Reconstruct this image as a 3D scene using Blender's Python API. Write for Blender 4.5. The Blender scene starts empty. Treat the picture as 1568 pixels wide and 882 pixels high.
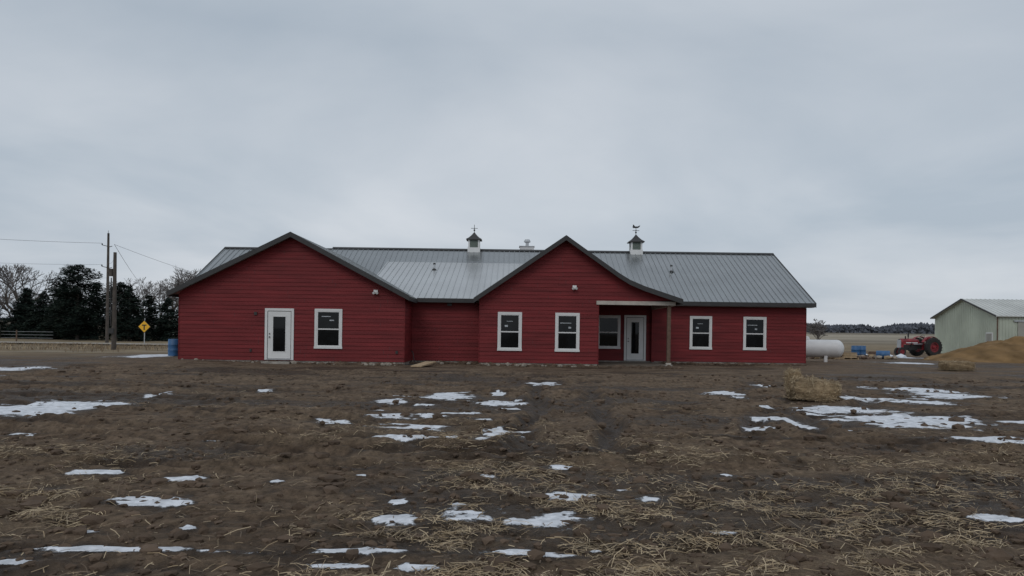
import bpy, math, random
import numpy as np
from mathutils import Vector, Matrix
random.seed(7); np.random.seed(7)
scene = bpy.context.scene
scene.view_settings.view_transform = 'Standard'
scene.view_settings.look = 'None'
scene.view_settings.exposure = 0
COL = scene.collection

# ------------------------------------------------------------ materials
def newmat(name):
    m = bpy.data.materials.new(name); m.use_nodes = True
    nt = m.node_tree; b = nt.nodes['Principled BSDF']
    return m, nt, b
def mat(name, c, rough=0.8, metal=0.0, var=0.25, scale=3.0, bump=0.0, bscale=30.0, spec=0.5, stretch=None):
    m, nt, b = newmat(name)
    tc = nt.nodes.new('ShaderNodeTexCoord')
    n = nt.nodes.new('ShaderNodeTexNoise'); n.inputs['Scale'].default_value = scale; n.inputs['Detail'].default_value = 5
    if stretch:
        mp = nt.nodes.new('ShaderNodeMapping'); mp.inputs['Scale'].default_value = stretch
        nt.links.new(tc.outputs['Object'], mp.inputs['Vector']); nt.links.new(mp.outputs['Vector'], n.inputs['Vector'])
    else:
        nt.links.new(tc.outputs['Object'], n.inputs['Vector'])
    r = nt.nodes.new('ShaderNodeValToRGB')
    r.color_ramp.elements[0].position = 0.3; r.color_ramp.elements[1].position = 0.7
    r.color_ramp.elements[0].color = (*[max(0, v*(1-var)) for v in c], 1)
    r.color_ramp.elements[1].color = (*[min(1, v*(1+var)) for v in c], 1)
    nt.links.new(n.outputs['Fac'], r.inputs['Fac']); nt.links.new(r.outputs['Color'], b.inputs['Base Color'])
    b.inputs['Roughness'].default_value = rough; b.inputs['Metallic'].default_value = metal
    b.inputs['Specular IOR Level'].default_value = spec
    if bump > 0:
        n2 = nt.nodes.new('ShaderNodeTexNoise'); n2.inputs['Scale'].default_value = bscale; n2.inputs['Detail'].default_value = 6
        nt.links.new(tc.outputs['Object'], n2.inputs['Vector'])
        bp = nt.nodes.new('ShaderNodeBump'); bp.inputs['Strength'].default_value = bump; bp.inputs['Distance'].default_value = 0.02
        nt.links.new(n2.outputs['Fac'], bp.inputs['Height']); nt.links.new(bp.outputs['Normal'], b.inputs['Normal'])
    return m

M_RED = mat('red_lap_siding', (0.165, 0.0185, 0.0205), 0.65, var=0.24, scale=1.0, bump=0.3, bscale=18, spec=.3, stretch=(.6,.6,6))
M_ROOF = mat('grey_metal_roofing', (0.33, 0.345, 0.35), 0.27, metal=0.7, var=0.08, scale=0.5)
M_ROOFSKY = mat('pale_metal_roofing', (0.47, 0.485, 0.49), 0.3, metal=0.55, var=0.08, scale=0.5)  # lighter copy of the roof metal, brighter sky reflection put into its colour
M_DARK = mat('charcoal_trim', (0.035, 0.034, 0.034), 0.55, var=0.15)
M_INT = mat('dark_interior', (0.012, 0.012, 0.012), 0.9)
M_WHITE = mat('white_trim_paint', (0.70, 0.70, 0.69), 0.5, var=0.05)
M_CREAM = mat('primed_beam', (0.46, 0.42, 0.37), 0.7, var=0.12, scale=5)
M_CONC = mat('concrete', (0.32, 0.295, 0.26), 0.9, var=0.45, scale=2.5, bump=.4)
M_SLAB = mat('muddy_slab', (0.15, 0.12, 0.09), 0.9, var=0.35, scale=2.5, bump=.4)
M_WOOD = mat('weathered_wood', (0.13, 0.085, 0.06), 0.85, var=0.3, scale=8)
M_LUM = mat('new_lumber', (0.42, 0.31, 0.19), 0.8, var=0.2, scale=6)
M_GLASS = mat('window_glass', (0.006, 0.007, 0.008), 0.03, var=0.5, scale=2.0, spec=0.28)
M_SOFFIT = mat('soffit', (0.22, 0.21, 0.20), 0.8, var=0.1)
M_LOUV = mat('louver_green_grey', (0.20, 0.24, 0.21), 0.6, var=0.1)
M_GALV = mat('galvanised_metal', (0.5, 0.51, 0.52), 0.35, metal=0.8, var=0.1)
M_BLACK = mat('black_metal', (0.02, 0.02, 0.02), 0.5)
M_TANK = mat('tank_white_paint', (0.66, 0.66, 0.66), 0.4, var=0.06)
M_RUBBER = mat('tyre_rubber', (0.022, 0.021, 0.02), 0.85)
M_TRED = mat('tractor_red', (0.21, 0.02, 0.026), 0.55, var=0.4, scale=4)
M_BLUE = mat('blue_plastic', (0.03, 0.11, 0.25), 0.5, var=0.2)
M_POLE = mat('creosoted_pole', (0.085, 0.072, 0.062), 0.9, var=0.3, scale=4)
M_YEL = mat('sign_yellow', (0.85, 0.46, 0.02), 0.5, var=0.04)
M_BARK = mat('bark', (0.12, 0.105, 0.095), 0.95, var=0.25, scale=5)
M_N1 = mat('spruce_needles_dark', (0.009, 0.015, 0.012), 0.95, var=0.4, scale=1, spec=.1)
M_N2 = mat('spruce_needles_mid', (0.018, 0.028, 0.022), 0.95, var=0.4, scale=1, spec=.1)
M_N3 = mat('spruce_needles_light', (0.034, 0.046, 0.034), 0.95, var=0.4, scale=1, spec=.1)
M_FARHAZE = mat('distant_woods', (0.125, 0.135, 0.158), 1.0, var=0.22, scale=0.02, spec=0)  # bluish distance haze is mixed into this colour
M_SHED = mat('shed_pale_steel', (0.47, 0.51, 0.42), 0.55, var=0.16, scale=0.4)
M_SHEDR = mat('shed_roof_steel', (0.55, 0.56, 0.53), 0.5, metal=.1, var=0.12, scale=0.4)
M_SHEDD = mat('shed_sliding_door', (0.33, 0.32, 0.28), 0.7, var=0.15, scale=.8)
M_SAND = mat('sand', (0.195, 0.122, 0.058), 0.95, var=0.35, scale=1.0, bump=.9, bscale=6, spec=.1)
M_S1 = mat('straw_pale', (0.46, 0.36, 0.23), 0.8)
M_S2 = mat('straw_tan', (0.30, 0.22, 0.13), 0.85)
M_S3 = mat('straw_weathered', (0.17, 0.125, 0.085), 0.9)
M_CLOD = mat('soil_clod', (0.105, 0.075, 0.054), 0.95, var=.4, bump=.6, spec=.15)
M_GRAVEL = mat('gravel_road', (0.27, 0.24, 0.20), 0.95, var=.25, scale=1.5, bump=.5)
M_GREEN = mat('gate_green', (0.03, 0.10, 0.06), 0.6)
M_SNOW = mat('snow', (0.66, 0.69, 0.73), 0.7, var=.05)
M_STONE = mat('fieldstone', (0.30, 0.265, 0.22), 0.9, var=.3)

# ------------------------------------------------------------ mesh builder
class B:
    def __init__(s): s.v=[]; s.f=[]; s.m=[]; s.mats=[]
    def mi(s, m):
        if m not in s.mats: s.mats.append(m)
        return s.mats.index(m)
    def poly(s, pts, m):
        i=len(s.v); s.v += [tuple(p) for p in pts]; s.f.append(tuple(range(i,i+len(pts)))); s.m.append(s.mi(m))
    def box(s, x0,x1,y0,y1,z0,z1,m):
        s.hexa([(x0,y0,z0),(x1,y0,z0),(x1,y1,z0),(x0,y1,z0),(x0,y0,z1),(x1,y0,z1),(x1,y1,z1),(x0,y1,z1)],m)
    def hexa(s, p, m):
        i=len(s.v); s.v += [tuple(q) for q in p]; k=s.mi(m)
        for f in [(3,2,1,0),(4,5,6,7),(0,1,5,4),(1,2,6,5),(2,3,7,6),(3,0,4,7)]:
            s.f.append(tuple(i+a for a in f)); s.m.append(k)
    def prism(s, pts, y0, y1, m):
        n=len(pts); i=len(s.v); k=s.mi(m)
        s.v += [(x,y0,z) for x,z in pts]+[(x,y1,z) for x,z in pts]
        s.f.append(tuple(i+a for a in range(n))); s.m.append(k)
        s.f.append(tuple(i+n+a for a in reversed(range(n)))); s.m.append(k)
        for a in range(n):
            b=(a+1)%n; s.f.append((i+b,i+a,i+n+a,i+n+b)); s.m.append(k)
    def lathe(s, o, axis, prof, n, m, cap=True):
        o=Vector(o); ax=Vector(axis).normalized()
        t=Vector((0,0,1)) if abs(ax.z)<.9 else Vector((1,0,0))
        u=ax.cross(t).normalized(); w=ax.cross(u)
        k=s.mi(m); i=len(s.v)
        for a,r in prof:
            for j in range(n):
                th=2*math.pi*j/n
                s.v.append(tuple(o+ax*a+(u*math.cos(th)+w*math.sin(th))*r))
        for q in range(len(prof)-1):
            for j in range(n):
                j2=(j+1)%n
                s.f.append((i+q*n+j,i+q*n+j2,i+(q+1)*n+j2,i+(q+1)*n+j)); s.m.append(k)
        if cap:
            s.f.append(tuple(i+j for j in reversed(range(n)))); s.m.append(k)
            e=i+(len(prof)-1)*n; s.f.append(tuple(e+j for j in range(n))); s.m.append(k)
    def cyl(s,p0,p1,r0,r1,n,m,cap=True):
        p0=Vector(p0);p1=Vector(p1);d=p1-p0;L=d.length
        if L<1e-6:return
        s.lathe(p0,d,[(0,r0),(L,r1)],n,m,cap)
    def obj(s,name,parent=None,smooth=False,bevel=0):
        me=bpy.data.meshes.new(name); me.from_pydata(s.v,[],s.f)
        for m in s.mats: me.materials.append(m)
        me.polygons.foreach_set('material_index',s.m)
        if smooth: me.polygons.foreach_set('use_smooth',[True]*len(s.f))
        me.update(); o=bpy.data.objects.new(name,me); COL.objects.link(o)
        if parent: o.parent=parent
        if bevel:
            bv=o.modifiers.new('bevel','BEVEL'); bv.width=bevel; bv.segments=2; bv.limit_method='ANGLE'
        if smooth:
            md=o.modifiers.new('es','EDGE_SPLIT'); md.split_angle=math.radians(40)
        return o
def empty(name,loc=(0,0,0),rz=0):
    e=bpy.data.objects.new(name,None); COL.objects.link(e); e.location=loc; e.rotation_euler=(0,0,rz); return e

# ------------------------------------------------------------ noise / terrain
def vnoise(x,y,seed=0):
    xi=np.floor(x).astype(np.int64); yi=np.floor(y).astype(np.int64)
    fx=x-xi; fy=y-yi; fx=fx*fx*(3-2*fx); fy=fy*fy*(3-2*fy)
    def h(a,b):
        n=(a*374761393+b*668265263+seed*974634777)&0x7fffffff
        n=((n^(n>>13))*1274126177)&0x7fffffff
        n=((n^(n>>15))*668265261)&0x7fffffff
        return ((n^(n>>14))&0xffff)/65535.0
    return (h(xi,yi)*(1-fx)+h(xi+1,yi)*fx)*(1-fy)+(h(xi,yi+1)*(1-fx)+h(xi+1,yi+1)*fx)*fy
def fbm(x,y,seed=0,o=4,g=.5):
    r=0;a=1;t=0
    for i in range(o):
        r=r+a*vnoise(x*2**i+i*17.3,y*2**i-i*9.1,seed+i); t+=a; a*=g
    return r/t
def sstep(a,b,x):
    t=np.clip((x-a)/(b-a),0,1); return t*t*(3-2*t)
RUTS=[([(-11,12.4),(-6.2,11.3),(-3,10.3),(-.7,9.4),(1.5,9.0)],.17,1.0),
      ([(-11,14.6),(-5,13.2),(-2,12.0),(0.2,11.2)],.17,1.0),
      ([(-9,11.2),(-4,9.7),(-1.5,9.0),(.6,8.7)],.14,.9),
      ([(.75,23),(.55,15),(.15,11),(.25,9)],.16,1.0),
      ([(2.2,24),(1.9,16),(1.6,12),(1.2,9.2)],.16,.9),
      ([(8.5,17.5),(6.2,14.8),(5.0,12.8),(4.6,11)],.18,1.0),
      ([(7.0,18),(5.4,15.4),(4.2,13.0),(3.6,11.2)],.16,.9),
      ([(-16,24),(-4,22),(6,23.5),(18,22)],.3,.9),
      ([(-16,19.5),(-9,18.4),(-4,19),(3,18)],.24,.9),
      ([(-20,16.5),(-9,16.0),(-4,15.6),(3,15.2)],.2,.8),
      ([(-16,28),(-4,26.5),(8,27),(20,28)],.3,.9),
      ([(1.5,8.6),(5,8.9),(9,9.6),(14,10)],.15,.8),
      ([(2,10.4),(6,10.3),(10,11),(15,11.6)],.15,.8),
      ([(3,15.5),(7,14.2),(12,14.5),(16,14)],.2,.8),
      ([(6,20),(12,18.5),(20,18)],.22,.8),
      ([(-8,8.6),(-3,8.0),(0,8.5)],.14,.7)]
def rutfield(x,y):
    x=np.asarray(x,float); y=np.asarray(y,float)
    dep=np.zeros_like(x); rid=np.zeros_like(x)
    m=(y>2)&(y<33)&(np.abs(x)<26)
    if not m.any(): return dep,rid
    X_,Y_=x[m],y[m]; dp=np.zeros_like(X_); rd=np.zeros_like(X_)
    wx=X_+.4*(fbm(X_/.8,Y_/.8,50,3)-.5); wy=Y_+.4*(fbm(X_/.8,Y_/.8,60,3)-.5)
    br=sstep(.25,.45,fbm(X_/1.6,Y_/1.6,77,2))
    for pts,w,s in RUTS:
        d=np.full_like(X_,1e9)
        for (ax,ay),(bx,by) in zip(pts[:-1],pts[1:]):
            vx,vy=bx-ax,by-ay; t=np.clip(((wx-ax)*vx+(wy-ay)*vy)/(vx*vx+vy*vy),0,1)
            d=np.minimum(d,np.hypot(wx-ax-t*vx,wy-ay-t*vy))
        dp=np.maximum(dp,s*br*np.exp(-(d/w)**2))
        rd=np.maximum(rd,s*br*np.exp(-((d-w*1.8)/(w*.6))**2))
    dep[m]=dp; rid[m]=rd
    return dep,rid
SNOW=[(-8.7,13.1,1.1,1.25),(-17.2,25.7,1,1.2),(-7.8,16.6,.18,.41),(-5.95,18.3,.12,.4),(-19.1,39.7,1.2,2),(-2.08,13,.28,.4),(-1.46,13.05,.26,.36),
(-2.76,11.8,.23,.29),(-1.4,17.1,.37,.7),(-.3,18.1,.12,.59),(-.19,15.55,.4,.43),(-.47,12.4,.19,.28),(-.18,10.8,.21,.45),(-1.41,11.3,.49,.27),
(-1.45,10.2,.4,.2),(-2.53,15.8,.27,.37),(-4.18,7.58,.2,.12),(-3.19,7.35,.144,.11),(-3.03,6.3,.25,.17),(-2.43,4.92,.56,.055),(-3,5.31,.09,.04),
(-2.36,5.49,.05,.05),(-1.02,4.97,.19,.05),(-.91,5.84,.152,.14),(-.34,6.06,.224,.17),(.312,5.89,.24,.21),(.533,6.73,.176,.17),(.55,8.1,.105,.08),
(.113,4.98,.24,.06),(1.59,5.55,.072,.04),(1.26,6.72,.088,.12),(3.93,6.09,.146,.10),(-.54,4.62,.12,.055),(-3.08,4.64,.1,.03),(-1.06,4.62,.16,.045),
(-.22,7.5,.065,.07),(6.87,15.3,.85,.55),(7.23,13.5,1.15,.75),(3.93,12,.2,.3),(4.77,13.5,.28,.33),(4.9,12.75,.12,.45),(11.5,21.5,.8,.85),
(11.1,19.4,.9,.7),(6.93,10.9,.6,.27),(9.27,17.3,.75,.5),(8,18.1,.39,.49),(7.5,22.6,.2,.6),(5.4,19.1,.33,.44),(.87,21.8,.42,.6),(7.35,12.5,.33,.3),
(-.95,6.45,.056,.08),(30,60,1.5,2.5),(27.5,63,1.5,2),(-15.4,21.5,.5,.5),(-6.6,10.2,.2,.12),(-3.8,9.6,.13,.1),(-28,36,2,1.2),(24,45,1.2,1.0)]
SNOW=[(a,b_,c*1.13,d*1.18) for a,b_,c,d in SNOW]
_r=np.random.RandomState(12)
for i in range(18): SNOW.append((_r.uniform(-2.6,.3),_r.uniform(10,17.5),_r.uniform(.1,.28),_r.uniform(.08,.22)))
for i in range(14): SNOW.append((_r.uniform(5,9.5),_r.uniform(12,18.5),_r.uniform(.15,.4),_r.uniform(.1,.28)))
for i in range(6):
    yy=_r.uniform(5,12); SNOW.append((_r.uniform(-.6,.6)*yy,yy,_r.uniform(.05,.09),_r.uniform(.03,.06)))
def snowfield(x,y):
    x=np.asarray(x,float); y=np.asarray(y,float)
    s=np.full_like(x,-1.0)
    for cx,cy,a,b in SNOW:
        m=(np.abs(x-cx)<a*2.6)&(np.abs(y-cy)<b*2.6)
        if not m.any(): continue
        X_,Y_=x[m],y[m]
        ka,kb=a*.9,max(b*.9,a*.25)
        nx=(fbm(X_/ka+cx*3,Y_/kb+cy*5,11,4,.6)-.5); ny=(fbm(X_/ka-cy*3,Y_/kb+cx*7,23,4,.6)-.5)
        d=np.hypot((X_-cx)/a+nx*1.7,(Y_-cy)/b+ny*1.9)
        s[m]=np.maximum(s[m],1.08-d)
    return s
def base_h(x,y,flat=0):
    near=1-sstep(24,31,y)*.75
    near=near*(1-sstep(50,70,y)*.6)*(1-flat)
    h=.09*(fbm(x/5,y/5,1,3)-.5)
    h=h+near*(.085*(fbm(x/1.0,y/.8,5,3)-.5)+.09*(fbm(x/.28,y/.22,9,4,.6)-.5))
    h=h-.05*near*np.abs(fbm(x/.55,y/.4,31,3)-.5)*2
    h=h+.14*np.exp(-(((x+15)/4.5)**2+((y-32)/3)**2))
    h=h+sstep(150,700,np.hypot(x,y))*5.5
    h=h+3.5*sstep(300,900,np.hypot(x,y))*(fbm(x/400,y/400,3,2)-.5)
    return h
RD,RR=.12,.075
def H(x,y):
    x=np.asarray(x,float);y=np.asarray(y,float)
    dep,rid=rutfield(x,y)
    return base_h(x,y)-RD*dep+RR*rid
def H1(x,y): return float(H(np.array([x]),np.array([y]))[0])

def axis_steps(a0,smin,k,kfar,lim):
    r=[0.0] if a0==0 else [a0]
    while r[-1]<lim:
        v=r[-1]; st=max(smin,k*v) if v<36 else kfar*v
        r.append(v+st)
    return r
xp=axis_steps(0,.034,.0085,.03,3200)
xs=np.array([-v for v in reversed(xp[1:])]+xp)
ys=np.array([-400,-200,-100,-50,-25,-12,-6,-3,-1,0,1,2,2.6,3.0,3.3]+axis_steps(3.5,.02,.0055,.02,3200))
X,Y=np.meshgrid(xs,ys)
SN=snowfield(X,Y)
FL=sstep(-.75,.05,SN)*.75
Z=base_h(X,Y,FL); dep,rid=rutfield(X,Y)
Z=Z-RD*dep*(1-FL)+RR*rid*(1-FL)
low=(fbm(X/.34,Y/.2,9,4,.6)-.5)
SNv=SN-low*1.6*(SN>-.95)
SM=sstep(-.02,.18,SNv)
Z=Z+SM*.010
nx_,ny_=len(xs),len(ys)
co=np.stack([X,Y,Z],-1).reshape(-1,3).astype(np.float32)
idx=np.arange(nx_*ny_).reshape(ny_,nx_)
fa=np.stack([idx[:-1,:-1],idx[:-1,1:],idx[1:,1:],idx[1:,:-1]],-1).reshape(-1,4)
me=bpy.data.meshes.new('ground')
me.vertices.add(len(co)); me.vertices.foreach_set('co',co.ravel())
me.loops.add(fa.size); me.loops.foreach_set('vertex_index',fa.ravel().astype(np.int32))
me.polygons.add(len(fa)); me.polygons.foreach_set('loop_start',np.arange(0,fa.size,4,dtype=np.int32))
me.polygons.foreach_set('use_smooth',np.ones(len(fa),bool))
me.update(); me.validate()
def addattr(n,a):
    at=me.attributes.new(n,'FLOAT','POINT'); at.data.foreach_set('value',a.ravel().astype(np.float32))
addattr('snow',SNv)
cav=sstep(.02,.3,-(fbm(X/.28,Y/.22,9,4,.6)-.5))*(Y<35)  # hollows of the fine relief, darkened through the same mask as wet soil
wet_and_low=np.clip(dep*1.5+.85*sstep(.5,.66,fbm(X/3.6,Y/1.5,41,4))+sstep(-1.0,-.1,SN)*.7+cav*.8,0,1)*(Y<60)
addattr('wet',wet_and_low)
edge=(fbm(X/6,Y/6,91,3)-.5)*14
R=Y+edge+np.where(X<-14,(-X-14)*.18,0)
grass=sstep(38,46,R)*(X<-12)+sstep(75,90,R)*(X>=-12)
addattr('grass',np.clip(grass,0,1))
addattr('far',sstep(120,240,Y+edge*3))
def strawdens(x,y): return sstep(.47,.66,fbm(x/2.3,y/1.1,71,4)+.05*(1-sstep(5,9,y)))
strawmask=strawdens(X,Y)*(1-sstep(9,15,Y)*.75)*(1-dep)
addattr('straw',strawmask)
ground=bpy.data.objects.new('ground',me); COL.objects.link(ground)

def ground_mat():
    m,nt,b=newmat('yard_soil'); L=nt.links.new; N=nt.nodes.new
    tc=N('ShaderNodeTexCoord')
    def noise(s,d=6,r=.6,vec=None):
        n=N('ShaderNodeTexNoise'); n.inputs['Scale'].default_value=s; n.inputs['Detail'].default_value=d; n.inputs['Roughness'].default_value=r
        L(vec or tc.outputs['Object'],n.inputs['Vector']); return n.outputs['Fac']
    def ramp(f,p0,c0,p1,c1):
        r=N('ShaderNodeValToRGB'); e=r.color_ramp.elements; e[0].position=p0;e[0].color=(*c0,1);e[1].position=p1;e[1].color=(*c1,1)
        L(f,r.inputs['Fac']); return r.outputs['Color']
    def attr(n):
        a=N('ShaderNodeAttribute'); a.attribute_name=n; return a.outputs['Fac']
    def mix(f,a,c,bt='MIX'):
        x=N('ShaderNodeMix'); x.data_type='RGBA'; x.blend_type=bt
        if isinstance(f,float): x.inputs[0].default_value=f
        else: L(f,x.inputs[0])
        for s,v in ((x.inputs[6],a),(x.inputs[7],c)):
            if isinstance(v,tuple): s.default_value=(*v,1)
            else: L(v,s)
        return x.outputs[2]
    def math_(op,a,c):
        x=N('ShaderNodeMath'); x.operation=op
        for s,v in ((x.inputs[0],a),(x.inputs[1],c)):
            if isinstance(v,(int,float)): s.default_value=v
            else: L(v,s)
        return x.outputs[0]
    n1=noise(.9,8,.68); n2=noise(9,8,.72); n3=noise(45,6,.7)
    dirt=ramp(n1,.34,(.115,.080,.055),.66,(.205,.152,.108))
    col=mix(1.0,dirt,ramp(n2,.35,(.5,.5,.5),.68,(1.4,1.38,1.34)),'MULTIPLY')
    mp=N('ShaderNodeMapping'); mp.inputs['Scale'].default_value=(9,26,1); mp.inputs['Rotation'].default_value=(0,0,.3); L(tc.outputs['Object'],mp.inputs['Vector'])
    ns=noise(3.5,6,.75,mp.outputs['Vector'])
    sf=math_('MULTIPLY',ramp(ns,.49,(0,0,0),.62,(1,1,1)),math_('MULTIPLY',attr('straw'),.6))
    col=mix(sf,col,(.31,.24,.155))
    col=mix(math_('MULTIPLY',attr('wet'),.92),col,mix(1.0,col,(.33,.31,.30),'MULTIPLY'))
    g=ramp(noise(.35,8,.7),.35,(.15,.115,.075),.65,(.29,.23,.15))
    col=mix(attr('grass'),col,g)
    mpf=N('ShaderNodeMapping'); mpf.inputs['Scale'].default_value=(.002,.012,1); L(tc.outputs['Object'],mpf.inputs['Vector'])
    f=ramp(noise(1.0,3,.5,mpf.outputs['Vector']),.42,(.17,.145,.11),.58,(.33,.29,.225))
    col=mix(attr('far'),col,f)
    sv=math_('ADD',attr('snow'),math_('MULTIPLY',math_('SUBTRACT',n2,.5),1.1))
    sv=math_('ADD',sv,math_('MULTIPLY',math_('SUBTRACT',n3,.5),.45))
    sm=ramp(sv,.0,(0,0,0),.14,(1,1,1))
    sc=ramp(noise(7,6,.65),.36,(.48,.50,.53),.6,(.76,.78,.82))
    col=mix(sm,col,sc)
    L(col,b.inputs['Base Color'])
    rr=N('ShaderNodeMapRange'); L(attr('wet'),rr.inputs[0]); rr.inputs[3].default_value=1.0; rr.inputs[4].default_value=.5
    L(rr.outputs[0],b.inputs['Roughness'])
    b.inputs['Specular IOR Level'].default_value=.14
    bp=N('ShaderNodeBump'); bp.inputs['Strength'].default_value=1.0; bp.inputs['Distance'].default_value=.045
    hh=math_('ADD',n2,math_('MULTIPLY',n3,.45)); hh=math_('MULTIPLY',hh,math_('SUBTRACT',1.0,math_('MULTIPLY',sm,.8)))
    L(hh,bp.inputs['Height']); L(bp.outputs['Normal'],b.inputs['Normal'])
    return m
me.materials.append(ground_mat())

# ------------------------------------------------------------ straw litter (one mesh)
def straw_mesh(name,P,D3,Ln,W,matidx,parent=None):
    n=len(P); perp=np.cross(D3,np.array([0,0,1.])); perp/=np.linalg.norm(perp,axis=1)[:,None]+1e-9
    a=P-D3*Ln[:,None]*.5; c=P+D3*Ln[:,None]*.5; b=P+perp*(Ln*np.random.uniform(-.12,.12,n))[:,None]+np.array([0,0,1.])*(Ln*np.random.uniform(0,.12,n))[:,None]
    w=perp*W[:,None]*.5+np.array([0,0,1.])*(W*np.random.uniform(-.4,.4,n))[:,None]
    V=np.stack([a-w,a+w,b-w,b+w,c-w,c+w],1).reshape(-1,3)
    i=(np.arange(n)*6)[:,None]
    F=np.stack([i+np.array([0,1,3,2]),i+np.array([2,3,5,4])],1).reshape(-1,4)
    me=bpy.data.meshes.new(name); me.vertices.add(len(V)); me.vertices.foreach_set('co',V.astype(np.float32).ravel())
    me.loops.add(F.size); me.loops.foreach_set('vertex_index',F.ravel().astype(np.int32))
    me.polygons.add(len(F)); me.polygons.foreach_set('loop_start',np.arange(0,F.size,4,dtype=np.int32))
    for m in (M_S1,M_S2,M_S3): me.materials.append(m)
    me.polygons.foreach_set('material_index',np.repeat(matidx,2).astype(np.int32)); me.update()
    o=bpy.data.objects.new(name,me); COL.objects.link(o)
    if parent:o.parent=parent
    return o
N=200000
sy=3.6*np.exp(np.random.rand(N)*1.6); sx=(np.random.rand(N)*2-1)*(.85*sy+1.2)
d2=fbm(sx/.4,sy/.3,73,3)
snv=snowfield(sx,sy)
pr=strawdens(sx,sy)*sstep(.40,.62,d2)+.035
pr=np.where(snv>.0,pr*.1,pr)
k=np.random.rand(N)<pr*(1-sstep(8,14,sy)*.65)
sx,sy=sx[k],sy[k]
dp,_=rutfield(sx,sy); k=dp<.35; sx,sy=sx[k],sy[k]; n=len(sx)
th=np.random.rand(n)*math.pi*2; el=np.abs(np.random.normal(0,.14,n))
D3=np.stack([np.cos(th)*np.cos(el),np.sin(th)*np.cos(el),np.sin(el)],1)
Ln=np.random.gamma(3,.032,n).clip(.03,.32)
W=np.random.uniform(.0025,.0062,n)
P=np.stack([sx,sy,H(sx,sy)+.006+Ln*.5*np.sin(el)],1)
straw_mesh('straw_litter',P,D3,Ln,W,np.random.choice([0,1,2],n,p=[.32,.4,.28]))

# soil clods
ico=[(0,0,1),(.894,0,.447),(.276,.851,.447),(-.724,.526,.447),(-.724,-.526,.447),(.276,-.851,.447),(.724,.526,-.447),(-.276,.851,-.447),(-.894,0,-.447),(-.276,-.851,-.447),(.724,-.526,-.447),(0,0,-1)]
icf=[(0,1,2),(0,2,3),(0,3,4),(0,4,5),(0,5,1),(1,6,2),(2,7,3),(3,8,4),(4,9,5),(5,10,1),(2,6,7),(3,7,8),(4,8,9),(5,9,10),(1,10,6),(6,11,7),(7,11,8),(8,11,9),(9,11,10),(10,11,6)]
b=B(); k=b.mi(M_CLOD)
n=8000; cy=3.8*np.exp(np.random.rand(n)*2.0); cx=(np.random.rand(n)*2-1)*(.85*cy+1); cz=H(cx,cy); sz=np.random.gamma(2,.010,n).clip(.006,.07)*(1+cy*.035)
for i in range(n):
    q=len(b.v); s_=sz[i]; ax,ay,az=random.uniform(.7,1.5),random.uniform(.7,1.4),random.uniform(.4,.8)
    for vx,vy,vz in ico:
        j=random.uniform(.75,1.2); b.v.append((cx[i]+vx*s_*ax*j,cy[i]+vy*s_*ay*j,cz[i]+vz*s_*az*j+s_*.1))
    for f in icf: b.f.append(tuple(q+a for a in f)); b.m.append(k)
b.obj('soil_clods')

# ------------------------------------------------------------ HOUSE
house=empty('red_farmhouse')
EXP=.172
def siding(b,o,d,nrm,s0,s1,z0,z1):
    z=z0
    while z<z1-1e-4:
        zt=min(z+EXP,z1); a0,a1,c0,c1=s0(z),s1(z),s0(zt),s1(zt)
        if a1<=a0: break
        if c1<c0: c0=c1=(c0+c1)/2
        def P(s,off,zz): return (o[0]+d[0]*s+nrm[0]*off,o[1]+d[1]*s+nrm[1]*off,zz)
        b.poly([P(a0,.024,z),P(a1,.024,z),P(c1,.004,zt),P(c0,.004,zt)],M_RED)
        b.poly([P(a0,-.01,z),P(a1,-.01,z),P(a1,.024,z),P(a0,.024,z)],M_RED)
        s=a0+random.uniform(.8,3.6)
        while s<min(a1,c1)-.3:
            b.poly([P(s,.0265,z),P(s+.007,.0265,z),P(s+.007,.0068,zt),P(s,.0068,zt)],M_DARK); s+=3.66
        z+=EXP
C=lambda v:(lambda z:v)
w=B()
ZB=.13
PL=[(-14.98,3.06),(-9.67,5.71),(-4.46,3.0)]
PC=[(-1.74,3.0),(2.37,5.86),(4.75,4.2),(5.25,3.90),(5.9,3.63),(7.63,3.07)]
def prof_inv(pts,dz):
    def f(z):
        zz=z+dz
        p=pts
        for (x0,z0),(x1,z1) in zip(p[:-1],p[1:]):
            if min(z0,z1)<=zz<=max(z0,z1): return x0+(x1-x0)*(zz-z0)/(z1-z0)
        return p[0][0] if abs(zz-p[0][1])<abs(zz-p[-1][1]) else p[-1][0]
    return f
lL=prof_inv(PL[:2],.12); lR=prof_inv(PL[1:],.12)
siding(w,(0,33),(1,0),(0,-1),lambda z:max(-14.63,lL(z)),lambda z:min(-4.73,lR(z)),ZB,5.58)
cL=prof_inv(PC[:2],.12); cR=prof_inv(PC[1:],.12)
siding(w,(0,34),(1,0),(0,-1),lambda z:max(-1.48,cL(z)),lambda z:(3.9 if z<3.0 else min(7.3,cR(z))),ZB,5.73)
siding(w,(0,35.4),(1,0),(0,-1),C(-4.72),C(-1.49),ZB,3.05)
siding(w,(0,39),(1,0),(0,-1),C(3.9),C(15.25),ZB,3.25)
siding(w,(-4.73,0),(0,1),(1,0),C(33),C(35.4),ZB,3.0)
siding(w,(-14.63,0),(0,1),(-1,0),C(33),C(39),ZB,3.05)
siding(w,(-1.48,0),(0,1),(-1,0),C(34),C(35.4),ZB,3.0)
siding(w,(3.9,0),(0,1),(1,0),C(34),C(39),ZB,3.4)
g0=lambda z:39 if z<3.2 else 39+(z-3.2)*2; g1=lambda z:51 if z<3.2 else 51-(z-3.2)*2
siding(w,(15.25,0),(0,1),(1,0),g0,g1,ZB,6.15)
siding(w,(-16.9,0),(0,1),(-1,0),g0,g1,ZB,6.15)
siding(w,(0,51),(1,0),(0,1),C(-16.9),C(15.25),ZB,3.2)
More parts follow.
